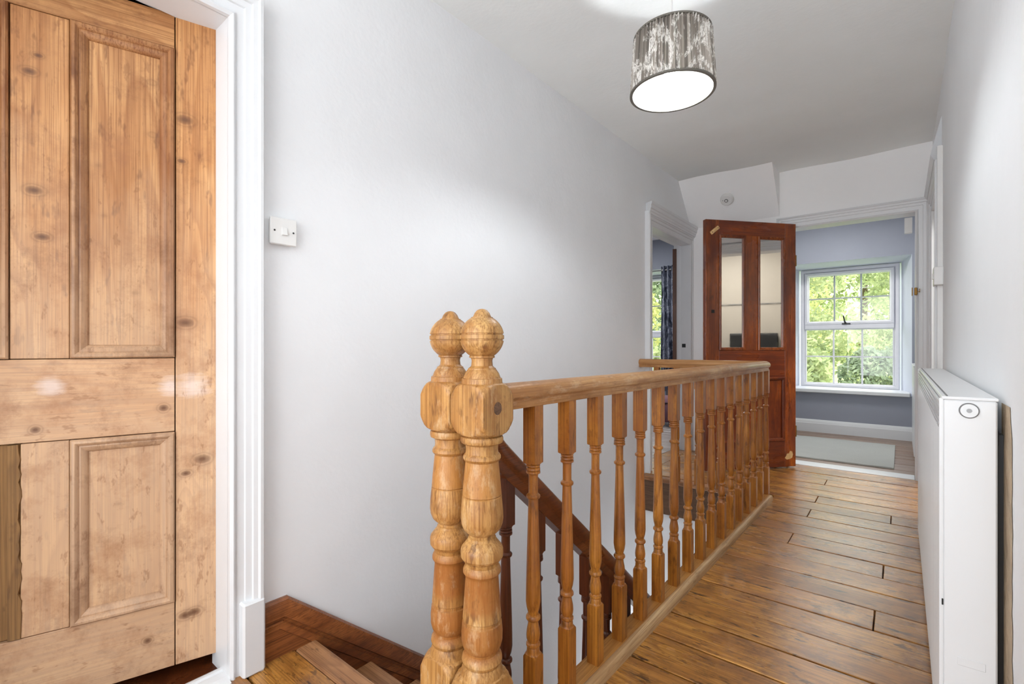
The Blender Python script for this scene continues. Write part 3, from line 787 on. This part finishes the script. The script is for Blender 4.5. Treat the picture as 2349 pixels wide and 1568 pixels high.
for k in range(5):
    g = MB(); zz = HZ1-.070+k*.013; g.box(HX-.0, HX+.006, HY0+.014, HY1-.014, zz, zz+.007); part(g, 'slat', M['heater'], go)
def disc(root, name, mat, cx, cz, y, r, t, seg=32, **k):
    m = MB(); rows = [[(cx+rr*cos(a), yy, cz+rr*sin(a)) for a in [2*pi*i/seg for i in range(seg)]] for yy, rr in ((y, r), (y-t, r), (y-t, 0.0001))]
    m.grid(rows, closed=True); return part(m, name, mat, root, smooth=30, **k)
disc(h, 'dial_rim', M['groove'], .120, .853, HY0, .0175, .0022)
dl = disc(h, 'dial', M['heater'], .120, .853, HY0-.0012, .0150, .004, label='round white control dial')
disc(dl, 'dial_centre', M['steel'], .120, .853, HY0-.0052, .0048, .0008)
m = MB(); m.box(.100, .147, HY0-.0015, HY0, .27, .288); part(m, 'cover_plate', M['heater'], h, bevel=.0006)
m = MB(); m.box(.0735, .0765, HY0-.0018, HY0, .398, .412); part(m, 'chip', M['dark'], h, label='rusty chip in the enamel')
m = MB()
m.box(HX2+.001, XR-.0005, HY0+.03, HY0+.06, .06, .80); m.box(HX2-.02, HX2+.004, HY0+.02, HY0+.05, .775, .81)
part(m, 'wall_bracket', M['black'], h, bevel=.001)
# rough patch of bare plaster beside the heater
m = MB(); random.seed(3); pa, pb = [], []
for i in range(24):
    z = .12+.75*i/23; e = HY0-.076+random.uniform(-.006, .006)
    if i > 20: e += (i-20)*.008
    pa.append((XR-.0012, e, z)); pb.append((XR-.0012, HY0+.06, z))
m.grid([pa, pb]); tag(m.build('plaster_patch', paint('bare_plaster', S(186, 166, 140), .9, .12, .8, 14), None, base=(0,0,0)), None, None, kind='structure')

# second heater, bedroom
h2 = empty('storage_heater', (.2, 5.6, 0), 'white storage heater in the bedroom beside the window, seen through the doorway', 'heater')
m = MB(); m.box(.085, .34, 5.35, 6.20, .05, .82); part(m, 'casing', M['heater'], h2, bevel=.004)
m = MB(); m.box(.082, .34, 5.345, 6.205, .82, .828); part(m, 'top_panel', M['heater'], h2, bevel=.002)
disc(h2, 'dial', M['groove'], .115, .79, 5.35, .014, .003)

# trunking with fused switch on the right wall
t = empty('cable_trunking', (XR, 3.565, .9), 'white cable trunking rising up the right wall from the heater', 'trunking')
m = MB(); m.box(XR-.024, XR, 3.555, 3.585, .05, 2.11); part(m, 'channel', M['plastic'], t, bevel=.0015)
t = empty('fused_switch', (XR, 3.56, 1.38), 'small white fused switch on the cable trunking of the right wall', 'switch')
m = MB(); m.box(XR-.040, XR-.0, 3.51, 3.62, 1.335, 1.435); part(m, 'casing', M['plastic'], t, bevel=.003)
m = MB(); m.box(XR-.046, XR-.04, 3.535, 3.56, 1.37, 1.40); part(m, 'rocker', M['plastic'], t, bevel=.001)

# light switch by the left door
t = empty('light_switch', (XL, .735, 1.37), 'white light switch with two screws on the left wall beside the door frame', 'switch')
m = MB(); m.box(XL, XL+.020, .699, .777, 1.329, 1.408); part(m, 'back_box', M['plastic'], t, bevel=.003)
m = MB(); m.box(XL+.016, XL+.024, .695, .781, 1.325, 1.412); pl_ = part(m, 'plate', M['plastic'], t, bevel=.003)
m = MB(); P = lambda u, v, n: (XL+.024+n, u, v)
m.add([P(.731, 1.356, 0), P(.747, 1.356, 0), P(.747, 1.382, 0), P(.731, 1.382, 0), P(.731, 1.357, .007), P(.747, 1.357, .007), P(.747, 1.381, .002), P(.731, 1.381, .002)],
      [(0,1,2,3), (4,5,6,7), (0,1,5,4), (1,2,6,5), (2,3,7,6), (3,0,4,7)])
part(m, 'rocker', M['plastic'], t)
for yy in (.708, .769):
    m = MB(); m.grid([[(XL+.0245+q, yy+r*cos(a), 1.3685+r*sin(a)) for a in [2*pi*i/12 for i in range(12)]] for q, r in ((0, .003), (.0005, .003), (.0005, .0001))], closed=True)
    part(m, 'screw', M['black'], t)

# smoke alarm on the sloping bulkhead
slope = math.atan2(ZC-2.12, YB-4.345)
al = bpy.data.objects.new('smoke_alarm', None); C.objects.link(al)
ay = YB-(2.305-2.12)/math.tan(slope)
al.location = (-1.20, ay, 2.305); al.rotation_euler = (slope+pi, 0, 0)
al.rotation_euler = (pi-slope if False else radians(180)-0-(-0)+0, 0, 0)
nrm = Vector((0, -sin(slope), -cos(slope)))
al.rotation_euler = nrm.to_track_quat('Z', 'Y').to_euler()
tag(al, 'round white smoke alarm on the sloping white bulkhead above the red door', 'alarm')
def lp(prof, name, mat, par, seg=36, **k):
    m = MB(); m.lathe(prof, seg); return loc_part(m, name, mat, par, smooth=30, **k)
lp([(0, .056), (.010, .056), (.012, .053), (.028, .050), (.034, .044), (.036, .001)], 'casing', M['plastic'], al)
lp([(.036, .016), (.038, .016), (.0385, .011), (.0385, .001)], 'test_button', M['groove'], al)
lp([(.038, .010), (.041, .009), (.0415, .001)], 'button_centre', M['plastic'], al)
m = MB(); m.lathe([(.0355, .003), (.0365, .003)], 10, -.028, .006); loc_part(m, 'indicator', M['black'], al)

# ------------------------------------------------------------------ pendant lamp
LX, LY, LZ0, LZ1 = -.672, 1.788, 1.955, 2.168
lamp = empty('pendant_lamp', (LX, LY, ZC), 'pleated grey drum pendant lamp with silvery floral pattern hanging from the ceiling', 'lamp')
def shade_mat():
    m, N, L, B = newmat('pleated_fabric')
    t = N.new('ShaderNodeTexCoord').outputs['Object']
    a = noise(N, L, vmap(N, L, t, (1,1,.55)), 15, 4, .6, 1.5); b = noise(N, L, vmap(N, L, t, (1,1,.5)), 90, 3, .8, .8)
    f = mth(N, L, 'MULTIPLY', ramp(N, L, a, [(.50, (0,0,0)), (.55, (1,1,1))]), ramp(N, L, b, [(.40, (0,0,0)), (.54, (1,1,1))]))
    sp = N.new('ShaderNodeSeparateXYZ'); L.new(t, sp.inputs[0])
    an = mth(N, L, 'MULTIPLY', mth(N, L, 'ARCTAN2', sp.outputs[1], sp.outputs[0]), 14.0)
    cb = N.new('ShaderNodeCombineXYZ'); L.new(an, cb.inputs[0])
    pl = ramp(N, L, noise(N, L, cb.outputs[0], 1.0, 2, .6), [(.40, S(84, 78, 72)), (.55, S(164, 156, 147)), (.62, S(190, 183, 175))])  # pleat shading painted in as dark and light stripes
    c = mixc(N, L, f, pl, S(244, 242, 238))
    L.new(c, B.inputs['Base Color']); B.inputs['Roughness'].default_value = .55; B.inputs['Sheen Weight'].default_value = .3
    tr = N.new('ShaderNodeBsdfTranslucent'); L.new(c, tr.inputs[0])
    mx = N.new('ShaderNodeMixShader'); mx.inputs[0].default_value = .5
    L.new(B.outputs[0], mx.inputs[1]); L.new(tr.outputs[0], mx.inputs[2]); L.new(mx.outputs[0], N['Material Output'].inputs[0])
    return m
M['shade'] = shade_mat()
def lining_mat():
    m, N, L, B = newmat('white_lining')
    B.inputs['Base Color'].default_value = (.95, .94, .92, 1); B.inputs['Roughness'].default_value = .7
    tr = N.new('ShaderNodeBsdfTranslucent'); tr.inputs[0].default_value = (.95, .93, .9, 1)
    mx = N.new('ShaderNodeMixShader'); mx.inputs[0].default_value = .45
    L.new(B.outputs[0], mx.inputs[1]); L.new(tr.outputs[0], mx.inputs[2]); L.new(mx.outputs[0], N['Material Output'].inputs[0])
    return m
R0, R1 = .150, .137
m = MB(); rows = []; seg = 70*6; random.seed(11)
ph = [random.uniform(.5, 1.3) for _ in range(71)]
for i in range(7):
    f = i/6; z = LZ0+.004+(LZ1-LZ0-.008)*f
    row = []
    for k in range(seg):
        a = 2*pi*k/seg; q = (k % 6)/6; amp = .0055*ph[k//6]
        r = R0+(R1-R0)*f + amp*(sin(2*pi*q)) + .0005
        row.append((LX+r*cos(a), LY+r*sin(a), z))
    rows.append(row)
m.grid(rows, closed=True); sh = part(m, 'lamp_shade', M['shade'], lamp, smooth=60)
m = MB(); m.grid([[(LX+(r-.006)*cos(a), LY+(r-.006)*sin(a), z) for a in [2*pi*k/64 for k in range(64)]] for z, r in ((LZ0+.002, R0), (LZ1-.002, R1))], closed=True)
part(m, 'shade_lining', lining_mat(), lamp, smooth=60)
def ring(root, name, mat, z, r, t=.003, hh=.005, seg=72):
    m = MB(); rows = []
    for k in range(seg):
        a = 2*pi*k/seg; rows.append([(LX+(r+dx)*cos(a), LY+(r+dx)*sin(a), z+dz) for dx, dz in ((-t, -hh/2), (t, -hh/2), (t, hh/2), (-t, hh/2))])
    m.grid(rows, closed=True, loop=True); return part(m, name, mat, root, smooth=40)
M['trim_tape'] = plain('dark_tape', S(104, 100, 92), .7)
ring(sh, 'edge_tape', M['trim_tape'], LZ0+.003, R0, .005, .007); ring(sh, 'edge_tape', M['trim_tape'], LZ1-.003, R1, .0045, .007)
m = MB(); m.lathe([(LZ1-.02, .0028), (ZC-.03, .0028)], 10, LX, LY); part(m, 'cord', M['plastic'], lamp)
m = MB(); m.lathe([(ZC, .042), (ZC-.012, .042), (ZC-.024, .028), (ZC-.034, .012), (ZC-.045, .008)], 28, LX, LY); part(m, 'ceiling_rose', M['plastic'], lamp, smooth=30)
m = MB(); m.lathe([(LZ1-.005, .009), (LZ1-.02, .017), (LZ1-.075, .019)], 20, LX, LY); part(m, 'lamp_holder', M['plastic'], lamp, smooth=30)
m = MB()
for k in range(3):
    a = 2*pi*k/3+.4; p = Vector((cos(a), sin(a), 0)); q = Vector((-sin(a), cos(a), 0))*.0015
    b0 = Vector((LX, LY, LZ1-.03))+p*.015; b1 = Vector((LX, LY, LZ1-.006))+p*(R1-.005)
    m.add([b0-q, b0+q, b1+q, b1-q, b0-q+Vector((0,0,.003)), b0+q+Vector((0,0,.003)), b1+q+Vector((0,0,.003)), b1-q+Vector((0,0,.003))],
          [(0,3,2,1),(4,5,6,7),(0,1,5,4),(1,2,6,5),(2,3,7,6),(3,0,4,7)])
part(m, 'shade_spider', M['steel'], lamp)
em, N, L, B = newmat('lit_bulb'); B.inputs['Emission Color'].default_value = (.93, .97, 1, 1); B.inputs['Emission Strength'].default_value = 285
BZ = LZ1-.155
m = MB(); m.lathe([(BZ+.020, .0250), (BZ+.014, .0288), (BZ+.008, .0308), (BZ+.004, .0316)]+[(BZ-.032*sin(t2), max(.032*cos(t2), .0005)) for t2 in [pi*k/20 for k in range(0, 11)]], 24, LX, LY)
bl = part(m, 'bulb', em, lamp, smooth=60, label='lit white bulb')
m = MB(); m.lathe([(BZ+.019, .0262), (BZ+.028, .0262), (BZ+.040, .022), (BZ+.058, .016), (LZ1-.06, .0135)], 24, LX, LY)
part(m, 'bulb_baffle', M['plastic'], lamp, smooth=40)  # opaque collar added to cut the bulb's upward light on the ceiling

# ------------------------------------------------------------------ bedroom rug
def rug_mat():
    m, N, L, B = newmat('rug_pile'); t = N.new('ShaderNodeTexCoord').outputs['Object']
    a = noise(N, L, t, 160, 3, .8); b = noise(N, L, t, 6, 4)
    c = mixc(N, L, a, S(156, 158, 152), S(212, 212, 208)); c = mixc(N, L, mth(N, L, 'MULTIPLY', b, .4), c, S(166, 168, 162))
    L.new(c, B.inputs['Base Color']); B.inputs['Roughness'].default_value = .95; bump(N, L, B, a, .8, .006); return m
m = MB(); rows = []
for i in range(25):
    rows.append([(-1.35+1.305*j/30, 4.96+1.16*i/24, .012+.003*mnoise.noise(Vector((j*.4, i*.4, 0)))) for j in range(31)])
m.grid(rows); m.box(-1.35, -.045, 4.96, 6.12, .001, .011)
tag(m.build('rug', rug_mat(), None, base=(-.7, 5.5, 0)), 'pale grey-green rug on the bedroom floor in front of the window', 'rug')

# ------------------------------------------------------------------ side room: curtain, rod, stool
def curtain_mat():
    m, N, L, B = newmat('dark_floral_fabric'); t = N.new('ShaderNodeTexCoord').outputs['Object']
    a = noise(N, L, vmap(N, L, t, (9, 9, 4)), 1, 5, .6, 1.5)
    c = ramp(N, L, a, [(.40, S(50, 54, 66)), (.48, S(86, 92, 110)), (.54, S(160, 164, 176)), (.60, S(90, 96, 114)), (.7, S(176, 178, 186))])
    L.new(c, B.inputs['Base Color']); B.inputs['Roughness'].default_value = .7; return m
rod = empty('curtain_rod', (-3.1, YW-.09, 2.05), 'thin dark curtain rod above the side room window', 'curtain rod')
m = MB(); m.grid([[(x, YW-.09+.009*cos(a), 2.045+.009*sin(a)) for a in [2*pi*k/12 for k in range(12)]] for x in (-4.2, -2.22)], closed=True, caps=True)
part(m, 'pole', M['groove'], rod, smooth=40)
for x in (-4.1, -2.24):
    m = MB(); m.box(x-.008, x+.008, YW-.09, YW, 2.035, 2.05); part(m, 'bracket', M['groove'], rod)
cu = empty('curtain', (-2.42, YW-.09, .4), 'dark blue-grey floral curtain hanging beside the side room window', 'curtain')
m = MB(); rows = []
for i in range(15):
    z = 2.10-1.72*i/14; sp = 1+.12*(i/14)
    row = []
    for j in range(81):
        f = j/80; x = -2.585+.33*f*sp; yy = YW-.09+.038*sin(f*pi*11+.4*sin(i*.5))*(1-.25*sin(i*.3))
        row.append((x, yy, z))
    rows.append(row)
m.grid(rows); part(m, 'fabric', curtain_mat(), cu, smooth=80)
for k in range(6):
    x = -2.56+.055*k; m = MB(); rows = []
    for q in range(16):
        a = 2*pi*q/16; rows.append([(x+dx, YW-.09+(.016+dr)*cos(a), 2.045+(.016+dr)*sin(a)) for dx, dr in ((-.004, 0), (.004, 0), (.004, .006), (-.004, .006))])
    m.grid(rows, closed=True, loop=True); part(m, 'eyelet', M['steel'], cu, smooth=40)
mauve = plain('mauve_fabric', S(126, 88, 100), .85)
stl = empty('footstool', (-2.35, 5.95, 0), 'mauve upholstered footstool under the side room curtain', 'stool')
m = MB(); rows = []
for z, r in ((.06, .17), (.075, .20), (.13, .22), (.22, .225), (.30, .22), (.345, .20), (.36, .16), (.365, .01)):
    rows.append([(-2.35+math.copysign(abs(cos(a))**.6, cos(a))*r, 5.95+math.copysign(abs(sin(a))**.6, sin(a))*r, z) for a in [2*pi*k/40 for k in range(40)]])
m.grid(rows, closed=True, caps=True); part(m, 'cushion', mauve, stl, smooth=50)
m = MB(); rows = []
for z, r in ((.295, .222), (.295, .226), (.305, .226), (.305, .221)):
    rows.append([(-2.35+math.copysign(abs(cos(a))**.6, cos(a))*r, 5.95+math.copysign(abs(sin(a))**.6, sin(a))*r, z) for a in [2*pi*k/40 for k in range(40)]])
m.grid(rows, closed=True); part(m, 'piping', M['dark'], stl, smooth=50)
for sx in (-1, 1):
    for sy in (-1, 1):
        m = MB(); m.lathe([(.07, .018), (0, .012)], 12, -2.35+sx*.14, 5.95+sy*.14); part(m, 'leg', M['dark_wood'], stl)

# stand-in black cabinet, added to give the dark reflection in the mirrors
t = empty('stand_in_cabinet', (2.1, 4.2, 0), 'black stand-in cabinet in the room opposite, reflected in the mirrored panes of the red door', 'cabinet')
m = MB(); m.box(1.9, 2.28, 3.86, 4.44, .06, 1.17); part(m, 'body', M['black'], t, bevel=.01)
m = MB(); m.box(1.93, 2.28, 3.88, 4.42, 0, .06); part(m, 'plinth', M['dark'], t)
for k in range(2):
    m = MB(); m.box(1.885, 1.9, 3.865+.285*k, 4.145+.285*k, .08, 1.15); dd = part(m, 'cabinet_door', M['black'], t, bevel=.003)
    m = MB(); m.box(1.872, 1.885, 4.12+.05*k, 4.13+.05*k, .6, .7); part(m, 'handle', M['steel'], dd)

# ------------------------------------------------------------------ outside: field, hedge shrubs and trees
def field_mat():
    m, N, L, B = newmat('grass_field'); t = N.new('ShaderNodeTexCoord').outputs['Object']
    a = noise(N, L, t, .5, 6, .7); c = ramp(N, L, a, [(.35, S(140, 168, 96)), (.6, S(188, 206, 130)), (.75, S(206, 216, 150))])
    L.new(c, B.inputs['Base Color']); B.inputs['Roughness'].default_value = .9; return m
m = MB(); rows = []
for i in range(31):
    y = 7.4+60*i/30
    rows.append([(-45+75*j/30, y, -2.75+max(0, y-15)*.23+.5*mnoise.noise(Vector((j*.3, i*.3, 0)))) for j in range(31)])
m.grid(rows); struct(m, 'ground', field_mat(), smooth=60)
def leaf_mat(name, c0, c1, c2):
    m, N, L, B = newmat(name); t = N.new('ShaderNodeTexCoord').outputs['Object']
    a = noise(N, L, t, 3.2, 5, .8); c = ramp(N, L, a, [(.32, c0), (.5, c1), (.68, c2)])
    L.new(c, B.inputs['Base Color']); B.inputs['Roughness'].default_value = .6
    tr = N.new('ShaderNodeBsdfTranslucent'); L.new(c, tr.inputs[0]); mx = N.new('ShaderNodeMixShader'); mx.inputs[0].default_value = .45
    L.new(B.outputs[0], mx.inputs[1]); L.new(tr.outputs[0], mx.inputs[2]); L.new(mx.outputs[0], N['Material Output'].inputs[0]); return m
LM = [leaf_mat('green_leaves', S(104, 122, 82), S(160, 172, 118), S(204, 206, 150)),
      leaf_mat('yellow_leaves', S(132, 142, 86), S(186, 188, 120), S(216, 210, 152)),
      leaf_mat('deep_leaves', S(88, 106, 84), S(132, 148, 116), S(172, 182, 148))]
bark = wood('bark', S(120, 104, 84), S(92, 76, 58), S(56, 44, 34), 'z', .9)
def tree(name, x, y, zg, hgt, rad, lm, n, label, cat, leaf=.085):
    random.seed(int(x*100+y*10)+1000)
    root = empty(name, (x, y, zg), label, cat, 'trees and shrubs outside the windows')
    m = MB(); rows = []
    for i in range(6):
        f = i/5; r = .11*(1-.7*f)*hgt/5
        rows.append([(x+.15*sin(f*3)+r*cos(a), y+r*sin(a), zg+hgt*.8*f) for a in [2*pi*k/8 for k in range(8)]])
    m.grid(rows, closed=True, caps=True); part(m, 'trunk', bark, root, smooth=60)
    blobs = []
    for _ in range(22):
        a = random.uniform(0, 2*pi); rr = rad*math.sqrt(random.random())*.8; zz = zg+hgt*random.uniform(.22, .95)
        blobs.append((x+rr*cos(a), y+rr*sin(a)*.8, zz, rad*random.uniform(.28, .5)))
    m = MB(); V, F = [], []
    for _ in range(n):
        bx, by, bz, br = random.choice(blobs)
        d = Vector((random.gauss(0,1), random.gauss(0,1), random.gauss(0,1))).normalized()*br*random.uniform(.75, 1.08)
        c = Vector((bx, by, bz))+d
        u = Vector((random.gauss(0,1), random.gauss(0,1), random.gauss(0,1))).normalized(); v = u.orthogonal().normalized()*leaf*.45; u = u*leaf*random.uniform(.7, 1.2)
        k = len(V); V += [c-u, c+v, c+u, c-v]; F.append((k, k+1, k+2, k+3))
    m.v = [tuple(p) for p in V]; m.f = F
    me = bpy.data.meshes.new('foliage'); me.from_pydata([Vector(p)-Vector((x, y, zg)) for p in m.v], [], m.f); me.materials.append(lm)
    o = bpy.data.objects.new('foliage', me); C.objects.link(o); o.parent = root; o['kind'] = 'stuff'
    return root
tree('leafy_shrub', -2.1, 10.8, -2.7, 4.1, 1.15, LM[0], 9000, 'bushy green shrub outside the bedroom window, lower left panes', 'shrub', .075)
tree('leafy_shrub', -.1, 12.9, -2.7, 3.9, 1.1, LM[2], 9000, 'darker green shrub outside the bedroom window, lower right panes', 'shrub', .075)
tree('leafy_tree', -2.6, 14.2, -2.7, 6.8, 1.8, LM[0], 11000, 'tall light-green tree outside the bedroom window, upper left panes', 'tree')
tree('yellow_green_tree', -3.0, 17.6, -2.2, 7.6, 1.7, LM[1], 7000, 'yellow-green tree at the far left behind the bedroom window panes', 'tree')
tree('leafy_tree', -.2, 20.5, -1.8, 6.8, 1.3, LM[0], 7000, 'small round tree on the slope in the upper right panes of the bedroom window', 'tree')
tree('yellow_green_shrub', 1.1, 14.6, -2.7, 3.9, .9, LM[1], 6000, 'yellow-green shrub at the right edge of the bedroom window', 'shrub')
tree('leafy_tree', -6.4, 13.5, -2.7, 6.6, 1.8, LM[1], 9000, 'pale yellow-green tree outside the side room window', 'tree')
tree('leafy_shrub', -4.9, 10.6, -2.7, 4.0, 1.1, LM[0], 8000, 'green shrub low outside the side room window', 'shrub', .075)
tree('leafy_tree', -10.5, 24, -.6, 8, 3.2, LM[2], 9000, 'distant dark tree on the slope beyond the side room window', 'tree', .16)
tree('leafy_tree', -1.6, 31, .8, 8, 4.0, LM[0], 10000, 'distant tree on the slope beyond the bedroom window', 'tree', .16)
